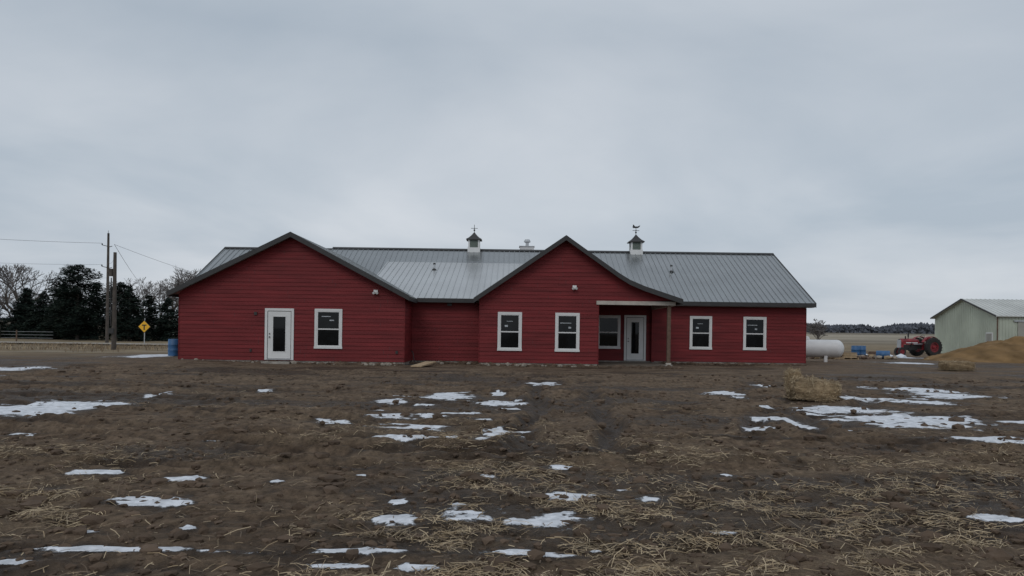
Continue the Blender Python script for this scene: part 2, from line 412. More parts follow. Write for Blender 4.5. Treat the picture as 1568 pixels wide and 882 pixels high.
siding(w,(0,39),(1,0),(0,-1),C(-16.9),C(-14.63),ZB,3.2)
for x,y in ((-14.62,33.0),(-4.74,33.0),(-1.47,34.0),(3.89,34.0),(15.24,39.0)):
    sx_=1 if x in(-4.74,3.89,15.24) else -1
    w.box(min(x,x+sx_*.03),max(x,x+sx_*.03),y-.034,y+.09,ZB-.01,2.98,M_RED)
w.obj('lap_siding_walls',house)
fd=B()
def fnd(x0,x1,y0,y1): fd.box(x0,x1,y0,y1,-.5,ZB,M_CONC)
fnd(-14.60,-4.76,33.01,38.9); fnd(-4.70,-1.5,35.41,38.8); fnd(-1.45,3.87,34.01,38.9); fnd(-16.85,15.22,39.01,50.9)
fd.box(3.93,7.5,33.9,38.98,-.4,.06,M_SLAB)
fd.box(-10.8,-9.6,32.35,33.0,-.2,.09,M_CONC)
fd.obj('foundation',house)
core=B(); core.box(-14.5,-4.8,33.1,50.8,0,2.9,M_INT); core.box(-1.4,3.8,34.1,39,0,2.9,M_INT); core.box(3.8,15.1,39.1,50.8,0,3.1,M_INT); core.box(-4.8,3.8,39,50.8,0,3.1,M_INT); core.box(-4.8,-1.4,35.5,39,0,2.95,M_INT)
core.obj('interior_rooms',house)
r=B(); fa_=B(); TH=.09
def gable_roof(pts,y0,y1):
    for (xa,za),(xb,zb) in zip(pts[:-1],pts[1:]):
        r.prism([(xa,za-TH),(xb,zb-TH),(xb,zb),(xa,za)],y0,y1,M_ROOF)
        y=y0+.12
        while y<y1:
            r.prism([(xa,za+.002),(xb,zb+.002),(xb,zb+.03),(xa,za+.03)],y,y+.035,M_ROOF); y+=.3
        fa_.prism([(xa,za-.19),(xb,zb-.19),(xb,zb+.035),(xa,za+.035)],y0-.045,y0-.003,M_DARK)
        fa_.prism([(xa,za-TH-.03),(xb,zb-TH-.03),(xb,zb-TH-.003),(xa,za-TH-.003)],y0,y0+.36,M_SOFFIT)
gable_roof(PL,32.6,43.55); gable_roof(PC,33.6,43.7)
for x,z,y0,y1 in ((-14.98,3.06,32.6,39),(-4.46,3.0,32.6,35.1),(-1.74,3.0,33.6,35.1),(7.63,3.07,33.6,38.6)):
    fa_.box(x-.02,x+.02,y0,y1,z-.19,z+.0,M_DARK)
def slope_roof(x0,x1,ya,za,yb,zb,sp=.3,M=None):
    M=M or M_ROOF
    r.hexa([(x0,ya,za-TH),(x1,ya,za-TH),(x1,yb,zb-TH),(x0,yb,zb-TH),(x0,ya,za),(x1,ya,za),(x1,yb,zb),(x0,yb,zb)],M)
    x=x0+.05
    while x<x1:
        r.hexa([(x,ya,za+.002),(x+.045,ya,za+.002),(x+.045,yb,zb+.002),(x,yb,zb+.002),(x+.01,ya,za+.038),(x+.035,ya,za+.038),(x+.035,yb,zb+.038),(x+.01,yb,zb+.038)],M); x+=sp
RZ=6.44
slope_roof(-10.8,15.55,38.5,3.2,45,RZ); slope_roof(-10.8,15.55,51.5,3.2,45,RZ)
slope_roof(-17.25,-10.8,38.5,3.12,45,6.36); slope_roof(-17.25,-10.8,51.5,3.12,45,6.36)
slope_roof(-7.2,0.9,34.98,3.03,43.05,5.475,.3,M_ROOFSKY)
fa_.box(7.66,15.56,38.44,38.495,3.02,3.225,M_DARK)
fa_.box(-4.45,-1.76,34.92,34.975,2.86,3.055,M_DARK)
fa_.box(7.4,15.5,38.5,39.0,3.0,3.03,M_SOFFIT)
fa_.box(-4.7,-1.5,34.98,35.4,2.88,2.91,M_SOFFIT)
for xe in (15.57,-17.27):
    dz=0 if xe>0 else -.08
    for ya in (38.5,51.5):
        fa_.hexa([(xe-.02,ya,3.0+dz),(xe+.02,ya,3.0+dz),(xe+.02,45,RZ-.2+dz),(xe-.02,45,RZ-.2+dz),(xe-.02,ya,3.23+dz),(xe+.02,ya,3.23+dz),(xe+.02,45,RZ+.04+dz),(xe-.02,45,RZ+.04+dz)],M_DARK)
for x0,x1,z in ((-10.8,15.58,RZ),(-17.27,-10.8,6.36)):
    r.hexa([(x0,44.8,z-.05),(x1,44.8,z-.05),(x1,45.2,z-.05),(x0,45.2,z-.05),(x0,44.97,z+.06),(x1,44.97,z+.06),(x1,45.03,z+.06),(x0,45.03,z+.06)],M_DARK)
r.obj('metal_roof',house); fa_.obj('fascia_and_soffit',house)
p=B()
p.box(3.80,7.38,33.93,34.12,2.82,2.995,M_CREAM)
p.box(7.2,7.38,34.13,38.95,2.80,2.995,M_CREAM)
p.box(3.93,7.5,34.12,38.97,2.998,3.03,M_SOFFIT)
p.box(7.03,7.19,34.0,34.16,.1,2.798,M_WOOD); p.box(6.95,7.27,33.9,34.22,.0,.14,M_CONC)
p.box(7.0,7.22,33.98,34.18,.141,.22,M_CREAM)
p.box(7.2,7.36,38.75,38.95,.1,2.798,M_RED)
p.obj('porch_beam_and_post',house,bevel=.008)
M_STKGLINT=mat('window_sticker',(.42,.45,.47),.7)  # stickers, plus thin pale bars painted in for reflections on the panes
def window(name,x0,x1,z0,z1,y,stk):
    b=B(); t=.10; f=y-.024
    b.box(x0,x1,f-.03,f,z1-t,z1,M_WHITE); b.box(x0-.015,x1+.015,f-.045,f,z0,z0+t,M_WHITE)
    b.box(x0,x0+t,f-.03,f,z0+t+.001,z1-t-.001,M_WHITE); b.box(x1-t,x1,f-.03,f,z0+t+.001,z1-t-.001,M_WHITE)
    a0,a1,c0,c1=x0+t,x1-t,z0+t,z1-t; zm=(c0+c1)/2-.02; s=.045
    b.box(a0,a1,f-.002,f+.001,c0,c1,M_GLASS)
    for u0,u1,v0,v1,yy in ((a0,a1,c1-s,c1,f-.022),(a0,a1,zm-.025,zm+.03,f-.022),(a0,a1,c0,c0+s,f-.016)):
        b.box(u0+.001,u1-.001,yy,f-.003,v0+.001,v1-.001,M_WHITE)
    for u0,u1 in ((a0+.001,a0+s),(a1-s,a1-.001)):
        b.box(u0,u1,f-.022,f-.003,zm+.031,c1-s,M_WHITE); b.box(u0,u1,f-.014,f-.003,c0+s,zm-.026,M_WHITE)
    for (u,v,ww,hh) in stk:
        b.box(a0+u,a0+u+ww,f-.005,f-.0025,c0+v,c0+v+hh,M_STKGLINT)
    b.obj(name,house)
S1=[(.22,.98,.14,.08),(.30,1.22,.28,.025)]; S2=[(.12,1.18,.5,.03),(.5,.95,.12,.08)]
for i,(x0,x1,z0,z1,y,st) in enumerate([(-8.67,-7.46,.68,2.43,33,[(.55,1.12,.2,.05),(.2,1.3,.4,.03)]),(-.65,.44,.68,2.43,34,S1),(1.95,3.05,.67,2.43,34,S2),(4.4,5.62,.74,2.48,39,[]),(9.22,10.37,.77,2.5,39,S1),(12.0,13.19,.77,2.5,39,S2)]):
    window('window_%d'%i,x0,x1,z0,z1,y,st)
def door(name,x0,x1,z0,z1,y):
    b=B(); t=.11; f=y-.024
    b.box(x0,x1,f-.032,f,z1-t,z1,M_WHITE); b.box(x0,x0+t,f-.032,f,z0,z1-t-.001,M_WHITE); b.box(x1-t,x1,f-.032,f,z0,z1-t-.001,M_WHITE)
    b.box(x0+t,x1-t,f-.05,f,z0,z0+.05,M_GALV)
    a0,a1=x0+t+.025,x1-t-.025; c0,c1=z0+.06,z1-t-.025
    b.box(x0+t+.001,x1-t-.001,f-.004,f,z0+.051,z1-t-.002,M_DARK)
    gx0,gx1,gz0,gz1=a0+.2,a1-.2,c0+.28,c1-.2
    b.box(a0,gx0,f-.018,f-.005,c0,c1,M_WHITE); b.box(gx1,a1,f-.018,f-.005,c0,c1,M_WHITE)
    b.box(gx0+.001,gx1-.001,f-.018,f-.005,c0,gz0,M_WHITE); b.box(gx0+.001,gx1-.001,f-.018,f-.005,gz1,c1,M_WHITE)
    b.box(gx0,gx1,f-.009,f-.006,gz0,gz1,M_GLASS)
    for q in ((gx0,gx0+.03,gz0,gz1),(gx1-.03,gx1,gz0,gz1),(gx0+.031,gx1-.031,gz0,gz0+.03),(gx0+.031,gx1-.031,gz1-.03,gz1)):
        b.box(q[0],q[1],f-.026,f-.0185,q[2],q[3],M_WHITE)
    b.cyl((a0+.08,f-.018,z0+1.0),(a0+.08,f-.07,z0+1.0),.03,.03,10,M_BLACK); b.cyl((a0+.08,f-.018,z0+1.14),(a0+.08,f-.045,z0+1.14),.028,.028,10,M_BLACK)
    b.obj(name,house)
door('patio_door',-10.85,-9.58,.16,2.42,33); door('porch_door',5.82,6.95,.14,2.5,39)
b=B()
for x,z,y in ((-6.0,3.2,33),(2.8,3.58,34)):
    b.box(x-.09,x+.09,y-.1,y-.026,z-.09,z+.09,M_WHITE); b.cyl((x-.05,y-.1,z-.02),(x-.08,y-.2,z-.06),.04,.055,8,M_WHITE); b.cyl((x+.05,y-.1,z-.02),(x+.08,y-.2,z-.06),.04,.055,8,M_WHITE)
b.box(-3.05,-2.85,35.2,35.37,2.72,2.84,M_BLACK)
b.box(-11.33,-11.2,32.93,32.975,2.12,2.25,M_DARK); b.box(-5.1,-5.0,32.93,32.975,.5,.62,M_DARK)
b.box(-11.5,-11.42,32.94,32.975,.5,.62,M_DARK)
pts=[(-4.55,33.9,.62),(-4.45,33.8,.55),(-4.4,33.7,.3),(-4.3,33.4,.08),(-4.0,33.1,.05),(-4.2,32.6,.05),(-4.6,32.4,.05)]
for a,c in zip(pts[:-1],pts[1:]): b.cyl(a,c,.018,.018,6,M_BLACK,False)
b.obj('wall_fittings',house)
def cupola(name,X,vane):
    b=B(); Y0=45; h=.34
    b.box(X-h-.03,X+h+.03,Y0-h-.03,Y0+h+.03,6.1,6.55,M_WHITE)
    b.box(X-h+.04,X+h-.04,Y0-h+.04,Y0+h-.04,6.55,7.0,M_LOUV)
    for sx_ in(-1,1):
        for sy_ in(-1,1): b.box(X+sx_*(h-.05)-.05,X+sx_*(h-.05)+.05,Y0+sy_*(h-.05)-.05,Y0+sy_*(h-.05)+.05,6.551,7.0,M_WHITE)
    for i in range(7): 
        z=6.6+i*.055; b.hexa([(X-h+.1,Y0-h+.0,z),(X+h-.1,Y0-h+.0,z),(X+h-.1,Y0-h+.04,z+.04),(X-h+.1,Y0-h+.04,z+.04),(X-h+.1,Y0-h+.0,z+.01),(X+h-.1,Y0-h+.0,z+.01),(X+h-.1,Y0-h+.04,z+.05),(X-h+.1,Y0-h+.04,z+.05)],M_LOUV)
    pr=[(.46,7.0),(.46,7.05),(.32,7.14),(.2,7.26),(.1,7.38),(.03,7.48)]
    for (r0,z0),(r1,z1) in zip(pr[:-1],pr[1:]):
        b.hexa([(X-r0,Y0-r0,z0),(X+r0,Y0-r0,z0),(X+r0,Y0+r0,z0),(X-r0,Y0+r0,z0),(X-r1,Y0-r1,z1),(X+r1,Y0-r1,z1),(X+r1,Y0+r1,z1),(X-r1,Y0+r1,z1)],M_DARK)
    b.cyl((X,Y0,7.45),(X,Y0,7.95),.018,.014,8,M_BLACK)
    b.lathe((X,Y0,7.56),(0,0,1),[(0,.01),(.02,.045),(.06,.055),(.1,.04),(.12,.01)],8,M_BLACK)
    b.box(X-.2,X+.2,Y0-.01,Y0+.01,7.72,7.745,M_BLACK); b.box(X-.01,X+.01,Y0-.18,Y0+.18,7.72,7.745,M_BLACK)
    if vane:
        pts=[(-.22,.07),(-.16,.0),(.1,.0),(.2,.06),(.26,.17),(.17,.14),(.1,.1),(-.06,.1),(-.13,.2),(-.2,.2),(-.17,.13)]
        b.prism([(X+px,7.88+pz) for px,pz in pts],Y0-.012,Y0+.012,M_BLACK)
    b.obj(name,house)
cupola('cupola_1',-2.34,False); cupola('cupola_2',7.34,True)
b=B(); b.box(.40,1.25,45.3,46.1,5.7,6.72,M_TANK); b.box(.36,1.29,45.26,46.14,6.72,6.76,M_GALV)
b.cyl((.85,45.7,6.7),(.85,45.7,7.05),.1,.1,12,M_GALV); b.lathe((.85,45.7,7.0),(0,0,1),[(0,.12),(.03,.2),(.1,.2),(.13,.12)],12,M_GALV); b.cyl((.85,45.7,7.1),(.85,45.7,7.2),.2,.13,12,M_GALV)
b.obj('chimney_vent',house)
b=B()
for x,y in ((-4.3,41.1),(8.9,42.2)):
    z=(5.45-(43-y)*.3) if x<0 else 3.2+.5*(y-38.5)
    b.cyl((x,y,z-.1),(x,y,z+.34),.05,.05,10,M_GALV); b.cyl((x,y,z),(x,y,z+.08),.14,.06,10,M_DARK); b.cyl((x,y,z+.3),(x,y,z+.38),.07,.07,10,M_DARK)
b.obj('plumbing_vents',house)

b=B(); b.hexa([(-4.15,30.9,.03),(-3.7,30.8,.03),(-3.3,32.9,.14),(-3.75,33.0,.14),(-4.15,30.9,.08),(-3.7,30.8,.08),(-3.3,32.9,.19),(-3.75,33.0,.19)],M_LUM); b.obj('wood_plank')
b=B(); k=b.mi(M_STONE)
for i in range(70):
    x=random.choice([random.uniform(-6.6,-4.9),random.uniform(-14.5,1),random.uniform(-1.4,3.8)]); y=(32.7 if x<-4.8 else 33.7)+random.uniform(-.3,.2)
    if -4.7<x<-1.5: y+=1.3
    s_=random.uniform(.03,.12); q=len(b.v)
    for vx,vy,vz in ico:
        j=random.uniform(.8,1.2); b.v.append((x+vx*s_*1.3*j,y+vy*s_*j,H1(x,y)+vz*s_*.8*j+s_*.4))
    for f in icf: b.f.append(tuple(q+a for a in f)); b.m.append(k)
b.obj('foundation_stones')
b=B(); k=b.mi(M_CLOD)
for i in range(1200):
    x=random.uniform(-15,15.2); y=33 if x<-4.73 else (35.4 if x<-1.48 else (34 if x<7.5 else 39)); y-=abs(random.gauss(0,.22)); s_=random.uniform(.03,.12)*(1 if random.random()<.85 else 1.5); q=len(b.v)
    for vx,vy,vz in ico:
        j=random.uniform(.7,1.2); b.v.append((x+vx*s_*1.8*j,y+vy*s_*j,.0+vz*s_*.8*j))
    for f in icf: b.f.append(tuple(q+a for a in f)); b.m.append(k)
b.obj('banked_soil')

# ------------------------------------------------------------ straw bales
def bale(name,parts,x,y,rz,seed):
    e=empty(name,(x,y,H1(x,y)+.03),rz); rs=np.random.RandomState(seed)
    for (ox,oy,oz,L,Wd,Hh,tilt) in parts:
        b=B(); G=12
        def defo(p):
            P=np.array(p,float); n_=P/np.linalg.norm(P); P=P*.52+n_*.62
            q=1+.30*(float(fbm(np.array([P[0]*1.6+P[2]*1.1+ox*9]),np.array([P[1]*1.6+P[2]*1.7]),seed,3)[0])-.5)
            v=np.array([P[0]*L/2*q,P[1]*Wd/2*q,(P[2]*q+.85)*Hh/2]); c,s=math.cos(tilt),math.sin(tilt)
            return np.array([v[0]*c+v[2]*s+ox,v[1]+oy,-v[0]*s+v[2]*c+oz])
        for face in range(6):
            for i in range(G):
                for j in range(G):
                    pts=[]
                    for a,c in ((i,j),(i+1,j),(i+1,j+1),(i,j+1)):
                        u,v=2*a/G-1,2*c/G-1
                        pts.append(tuple(defo({0:(u,v,1),1:(u,v,-1),2:(u,1,v),3:(u,-1,v),4:(1,u,v),5:(-1,u,v)}[face])))
                    b.poly(pts,M_S2)
        b.obj('bale_core',e)
        n=int(3200*L); P=np.zeros((n,3))
        for t in range(n):
            f=rs.randint(0,5); u,v=rs.uniform(-1,1,2)
            P[t]=defo({0:(u,v,1),4:(u,-1,v),2:(u,1,v),3:(1,u,v),1:(-1,u,v)}[f])
        cen=np.array([ox,oy,oz+Hh*.4]); P=cen+(P-cen)*(1+rs.uniform(-.03,.07,n))[:,None]
        D=rs.normal(0,1,(n,3)); D[:,2]*=.6; D/=np.linalg.norm(D,axis=1)[:,None]
        straw_mesh('loose_straw',P,D,rs.uniform(.04,.17,n),rs.uniform(.004,.009,n),rs.choice([0,1,2],n,p=[.5,.4,.1]),e)
    L,Wd=parts[0][3],parts[0][4]
    n=500; a=rs.uniform(0,6.28,n); rr=rs.uniform(.3,1.0,n)
    P=np.stack([np.cos(a)*rr*L*.7,np.sin(a)*rr*Wd*1.1,rs.uniform(.0,.04,n)],1); a=rs.uniform(0,6.28,n)
    D=np.stack([np.cos(a),np.sin(a),rs.uniform(0,.2,n)],1)
    straw_mesh('spilled_straw',P,D,rs.uniform(.05,.2,n),rs.uniform(.004,.008,n),rs.choice([0,1,2],n),e)
bale('straw_bale',[(0.02,0,0,.96,.66,.46,.08),(-.33,.35,.0,.32,.4,.66,-.1)],6.98,17.4,-.2,3)
bale('straw_bale',[(0,0,0,1.4,.7,.42,0)],21.3,36,.1,5)

# ------------------------------------------------------------ propane tank
t=empty('propane_tank',(18.35,45.2,.1),math.radians(-20))
b=B(); pr=[]
R_=.53; Lh=2.1
for i in range(9):
    a=math.pi/2*i/8; pr.append((-Lh-.42*math.cos(a),max(.01,R_*math.sin(a))))
pr+=[(-.02,R_),(0,R_+.006),(.02,R_)]
for i in range(9):
    a=math.pi/2*i/8; pr.append((Lh+.42*math.sin(a),max(.01,R_*math.cos(a))))
b.lathe((-1.0,0,.72),(1,0,0),pr,32,M_TANK); b.obj('tank_shell',t,smooth=True)
b=B()
b.lathe((-.6,0,1.2),(0,0,1),[(0,.2),(.1,.2),(.2,.17),(.24,.1),(.25,.01)],16,M_TANK)
b.lathe((-1.6,0,1.2),(0,0,1),[(0,.05),(.12,.05)],8,M_GALV)
for x in(-2.4,.5): b.box(x-.09,x+.09,-.35,.35,-.1,.28,M_TANK); b.box(x-.2,x+.2,-.5,.5,-.2,-.1,M_CONC)
b.obj('dome_and_legs',t,bevel=.01)

# ------------------------------------------------------------ tractor
tr=empty('farm_tractor',(33.0,60,.08),math.radians(14))
def wheel(b,cx,cy,cz,r,wd,rim,lug):
    pr=[(-wd/2*.8,rim),(-wd/2,r*.78),(-wd/2*.9,r*.93),(-wd*.25,r),(wd*.25,r),(wd/2*.9,r*.93),(wd/2,r*.78),(wd/2*.8,rim)]
    b.lathe((cx,cy,cz),(0,1,0),pr,28,M_RUBBER,cap=False)
    for sg in(-1,1):
        b.lathe((cx,cy,cz),(0,1,0),[(sg*wd*.36,rim+.01),(sg*wd*.36,rim*.86),(sg*wd*.1,rim*.75),(sg*wd*.1,.12),(sg*wd*.3,.1),(sg*wd*.34,.02)],24,M_TRED,cap=False)
        if lug:
            for i in range(8):
                a=2*math.pi*i/8; b.cyl((cx+.3*math.cos(a),cy+sg*wd*.12,cz+.3*math.sin(a)),(cx+.3*math.cos(a),cy+sg*wd*.17,cz+.3*math.sin(a)),.055,.055,8,M_BLACK)
    if lug:
        for i in range(20):
            a=2*math.pi*i/20
            for sg in(-1,1):
                aa=a+(.08 if sg>0 else -.08)
                def Q(rad,an,yy): return (cx+rad*math.cos(an),cy+yy,cz+rad*math.sin(an))
                b.hexa([Q(r*.96,aa+.14,0),Q(r*.96,aa+.2,0),Q(r*.9,aa+.06,sg*wd*.5),Q(r*.9,aa,sg*wd*.5),Q(r*1.035,aa+.14,0),Q(r*1.035,aa+.2,0),Q(r*.99,aa+.06,sg*wd*.5),Q(r*.99,aa,sg*wd*.5)],M_RUBBER)
b=B()
wheel(b,0,-.85,.76,.74,.36,.40,True); wheel(b,0,.85,.76,.74,.36,.40,True)
wheel(b,-2.35,-.2,.37,.36,.16,.2,False); wheel(b,-2.35,.2,.37,.36,.16,.2,False)
b.obj('wheels',tr,smooth=True)
b=B()
b.cyl((0,-.8,.76),(0,.8,.76),.11,.11,12,M_TRED); b.cyl((-2.35,-.25,.37),(-2.35,.25,.37),.04,.04,8,M_BLACK)
b.box(-.45,.35,-.24,.24,.55,1.05,M_TRED); b.box(-2.3,-.45,-.17,.17,.62,.92,M_BLACK)
b.box(-1.7,-.9,-.2,.2,.5,.66,M_BLACK)
hp=[(-.22,.0),(-.24,.28),(-.17,.42),(0,.47),(.17,.42),(.24,.28),(.22,.0)]
i0=len(b.v)
for xx,s_ in ((-2.42,.92),(-2.3,1),(-1.2,1),(-.75,.92)):
    for yy,zz in hp: b.v.append((xx,yy*s_,.95+zz*s_))
for q in range(3):
    for j in range(6): b.f.append((i0+q*7+j,i0+q*7+j+1,i0+(q+1)*7+j+1,i0+(q+1)*7+j)); b.m.append(b.mi(M_TRED))
b.f.append(tuple(i0+j for j in range(7))); b.m.append(b.mi(M_BLACK)); b.f.append(tuple(i0+21+j for j in range(7))); b.m.append(b.mi(M_TRED))
b.box(-2.46,-2.425,-.2,.2,.7,1.32,M_GALV); b.box(-2.42,-2.2,-.21,.21,.55,.96,M_TRED)
b.box(-2.46,-2.26,-.12,.12,.38,.56,M_TRED)
b.box(-2.0,-.9,-.2465,-.243,1.06,1.13,M_TANK)
b.cyl((-1.55,.05,1.4),(-1.55,.05,1.95),.035,.035,10,M_BLACK); b.cyl((-1.55,.05,1.55),(-1.55,.05,1.8),.06,.06,10,M_BLACK)
b.cyl((-1.9,-.05,1.4),(-1.9,-.05,1.62),.05,.05,10,M_BLACK)
b.cyl((-.75,0,1.25),(-.3,0,1.52),.02,.02,8,M_BLACK)
for j in range(16):
    a,c=2*math.pi*j/16,2*math.pi*(j+1)/16
    def Wp(t): return Vector((-.3,0,1.53))+Vector((0,1,0))*.22*math.cos(t)+Vector((.51,0,.86))*.22*math.sin(t)
    b.cyl(Wp(a),Wp(c),.016,.016,6,M_BLACK,False)
b.cyl((-.3,-.2,1.53),(-.3,.2,1.53),.012,.012,6,M_BLACK)
b.box(.02,.42,-.22,.22,1.22,1.28,M_TRED); b.box(.38,.44,-.22,.22,1.28,1.55,M_TRED); b.cyl((.2,0,1.0),(.22,0,1.22),.04,.04,8,M_BLACK)
for sg in(-1,1):
    for j in range(7):
        a0,a1=math.radians(20+j*19),math.radians(20+(j+1)*19)
        pts=[(math.cos(a)*rr,.76+math.sin(a)*rr) for a,rr in ((a0,.84),(a1,.84),(a1,.87),(a0,.87))]
        y0,y1=sorted((sg*.45,sg*.72)); b.prism(pts,y0,y1,M_TRED)
    b.cyl((-1.5,sg*.2,.8),(-1.5,sg*.3,1.1),.04,.04,8,M_BLACK)
for sg in (-1,1): b.cyl((-1.3,sg*.22,.98),(-.5,sg*.26,.98),.05,.05,8,M_GALV)
b.cyl((.3,0,.45),(.8,0,.45),.05,.05,8,M_BLACK)
b.obj('body',tr,bevel=.012)

# ------------------------------------------------------------ machine shed
sh=empty('machine_shed')
b=B(); X0,X1,Y0,Y1,E,PK,YM=45.2,63,70,80.3,3.77,5.48,75.15
b.poly([(X0,Y0,0),(X0,Y1,0),(X0,Y1,E),(X0,YM,PK),(X0,Y0,E)],M_SHED)
b.poly([(X0,Y0,0),(X1,Y0,0),(X1,Y0,E),(X0,Y0,E)],M_SHED); b.poly([(X1,Y0,0),(X1,Y1,0),(X1,Y1,E),(X1,YM,PK),(X1,Y0,E)],M_SHED); b.poly([(X0,Y1,0),(X1,Y1,0),(X1,Y1,E),(X0,Y1,E)],M_SHED)
y=Y0+.15
while y<Y1:
    zt=E+(PK-E)*(1-abs(y-YM)/(YM-Y0)); b.box(X0-.035,X0-.002,y,y+.05,0,zt-.05,M_SHED); y+=.3
x=X0+.2
while x<X1: b.box(x,x+.05,Y0-.035,Y0-.002,0,E-.05,M_SHED); x+=.3
b.box(X0-.05,X0+.08,Y0-.06,Y0-.036,0,E,M_WOOD)
b.box(X0+1.9,X0+7.2,Y0-.1,Y0-.04,.1,3.2,M_SHEDD); b.box(X0+1.5,X0+14,Y0-.16,Y0-.04,3.22,3.36,M_GALV)
b.obj('steel_walls',sh)
b=B()
for ya,yb in ((Y0-.3,YM),(Y1+.3,YM)):
    za=E-.1
    b.hexa([(X0-.3,ya,za),(X1,ya,za),(X1,yb,PK),(X0-.3,yb,PK),(X0-.3,ya,za+.08),(X1,ya,za+.08),(X1,yb,PK+.08),(X0-.3,yb,PK+.08)],M_SHEDR)
    x=X0-.2
    while x<X1:
        b.hexa([(x,ya,za+.082),(x+.06,ya,za+.082),(x+.06,yb,PK+.082),(x,yb,PK+.082),(x,ya,za+.12),(x+.06,ya,za+.12),(x+.06,yb,PK+.12),(x,yb,PK+.12)],M_SHEDR); x+=.45
    b.hexa([(X0-.34,ya,za-.02),(X0-.3,ya,za-.02),(X0-.3,yb,PK-.02),(X0-.34,yb,PK-.02),(X0-.34,ya,za+.12),(X0-.3,ya,za+.12),(X0-.3,yb,PK+.12),(X0-.34,yb,PK+.12)],M_DARK)
b.obj('steel_roof',sh)
b=B(); b.box(X0-.1,X0-.036,70.5,71.5,.1,2.2,M_WHITE); b.box(X0-.12,X0-.101,70.6,71.4,.2,2.1,M_SHEDD); b.obj('walk_door',sh)

# ------------------------------------------------------------ sand pile
gx,gy=np.meshgrid(np.linspace(26.5,48,190),np.linspace(45,60,130))
hz=np.zeros_like(gx)
for cx,cy,rx,ry,hh in ((34.8,52,6.0,4.2,1.75),(38.5,52.5,5.5,4,1.75),(31.5,51.0,3.0,2.6,.6),(43,53,4.5,3.5,1.7)):
    d=np.hypot((gx-cx)/rx,(gy-cy)/ry); hz=np.maximum(hz,hh*np.clip(1-d,0,1)**.85)
hz=hz*(.75+.5*fbm(gx/1.2,gy/1.2,5,4))+.22*(fbm(gx/.5,gy/.5,8,4)-.5)*(hz>.05)-.12*(hz<.03)
v=np.stack([gx,gy,hz],-1).reshape(-1,3); id2=np.arange(v.shape[0]).reshape(gx.shape)
f2=np.stack([id2[:-1,:-1],id2[:-1,1:],id2[1:,1:],id2[1:,:-1]],-1).reshape(-1,4)
sme=bpy.data.meshes.new('sand_pile'); sme.from_pydata(v.tolist(),[],f2.tolist()); sme.materials.append(M_SAND); sme.polygons.foreach_set('use_smooth',[True]*len(f2))
so=bpy.data.objects.new('sand_pile',sme); COL.objects.link(so)

# ------------------------------------------------------------ yard clutter on the right
def barrel(name,x,y,lying=False,rz=0):
    b=B(); pr=[(0,.26),(.02,.285),(.28,.29),(.3,.305),(.33,.29),(.58,.29),(.6,.305),(.63,.29),(.87,.285),(.9,.26)]
    if lying: b.lathe((0,-.45,.3),(0,1,0),pr,20,M_BLUE)
    else: b.lathe((0,0,0),(0,0,1),pr,20,M_BLUE)
    o=b.obj(name,smooth=True); o.location=(x,y,H1(x,y)); o.rotation_euler=(0,0,rz); return o
barrel('plastic_barrel',25.4,55.5); barrel('plastic_barrel',26.0,55.8); barrel('plastic_barrel',-18.0,40.0); barrel('plastic_barrel',26.7,54,True,1.1)
def pallet(name,x,y,z,rz,load=False):
    b=B()
    for i in range(7): b.box(-.6,.6,-.5+i*.155,-.41+i*.155,.12,.14,M_LUM)
    for xx in(-.58,-.03,.52): b.box(xx,xx+.05,-.5,.52,.02,.119,M_LUM)
    for i in (0,3,6): b.box(-.6,.6,-.5+i*.155,-.41+i*.155,0,.019,M_LUM)
    if load:
        for i in range(5):
            for j in range(4): b.box(-.5+random.uniform(-.03,.03),.5+random.uniform(-.04,.04),-.42+j*.22,-.24+j*.22,.145+i*.07,.205+i*.07,random.choice([M_LUM,M_WOOD,M_S2]))
    o=b.obj(name); o.location=(x,y,z); o.rotation_euler=(0,0,rz); return o
pallet('wooden_pallet',23.2,52,H1(23.2,52),.2,True); pallet('wooden_pallet',27.6,57,H1(27.6,57),-.4,True); pallet('wooden_pallet',24.6,56.5,H1(24.6,56.5),.9)
b=B(); k=b.mi(M_SNOW)
for i in range(26):
    x,y=random.uniform(25.5,30),random.uniform(57.5,61); s_=random.uniform(.12,.35); q=len(b.v)
    for vx,vy,vz in ico: j=random.uniform(.8,1.2); b.v.append((x+vx*s_*1.4*j,y+vy*s_*j,.02+max(0,vz)*s_*.9*j))
    for f in icf: b.f.append(tuple(q+a for a in f)); b.m.append(k)
b.obj('snow_pile')
b=B(); 
for i in range(90):
    x,y=random.gauss(24.2,2.2),random.gauss(54,.8); s_=random.uniform(.08,.28); q=len(b.v); k=b.mi(random.choice([M_CLOD,M_WOOD,M_STONE,M_S2]))
    for vx,vy,vz in ico: j=random.uniform(.7,1.3); b.v.append((x+vx*s_*1.3*j,y+vy*s_*j,.05+vz*s_*.7*j+random.uniform(0,.1)))
    for f in icf: b.f.append(tuple(q+a for a in f)); b.m.append(k)
b.obj('rubble_pile')

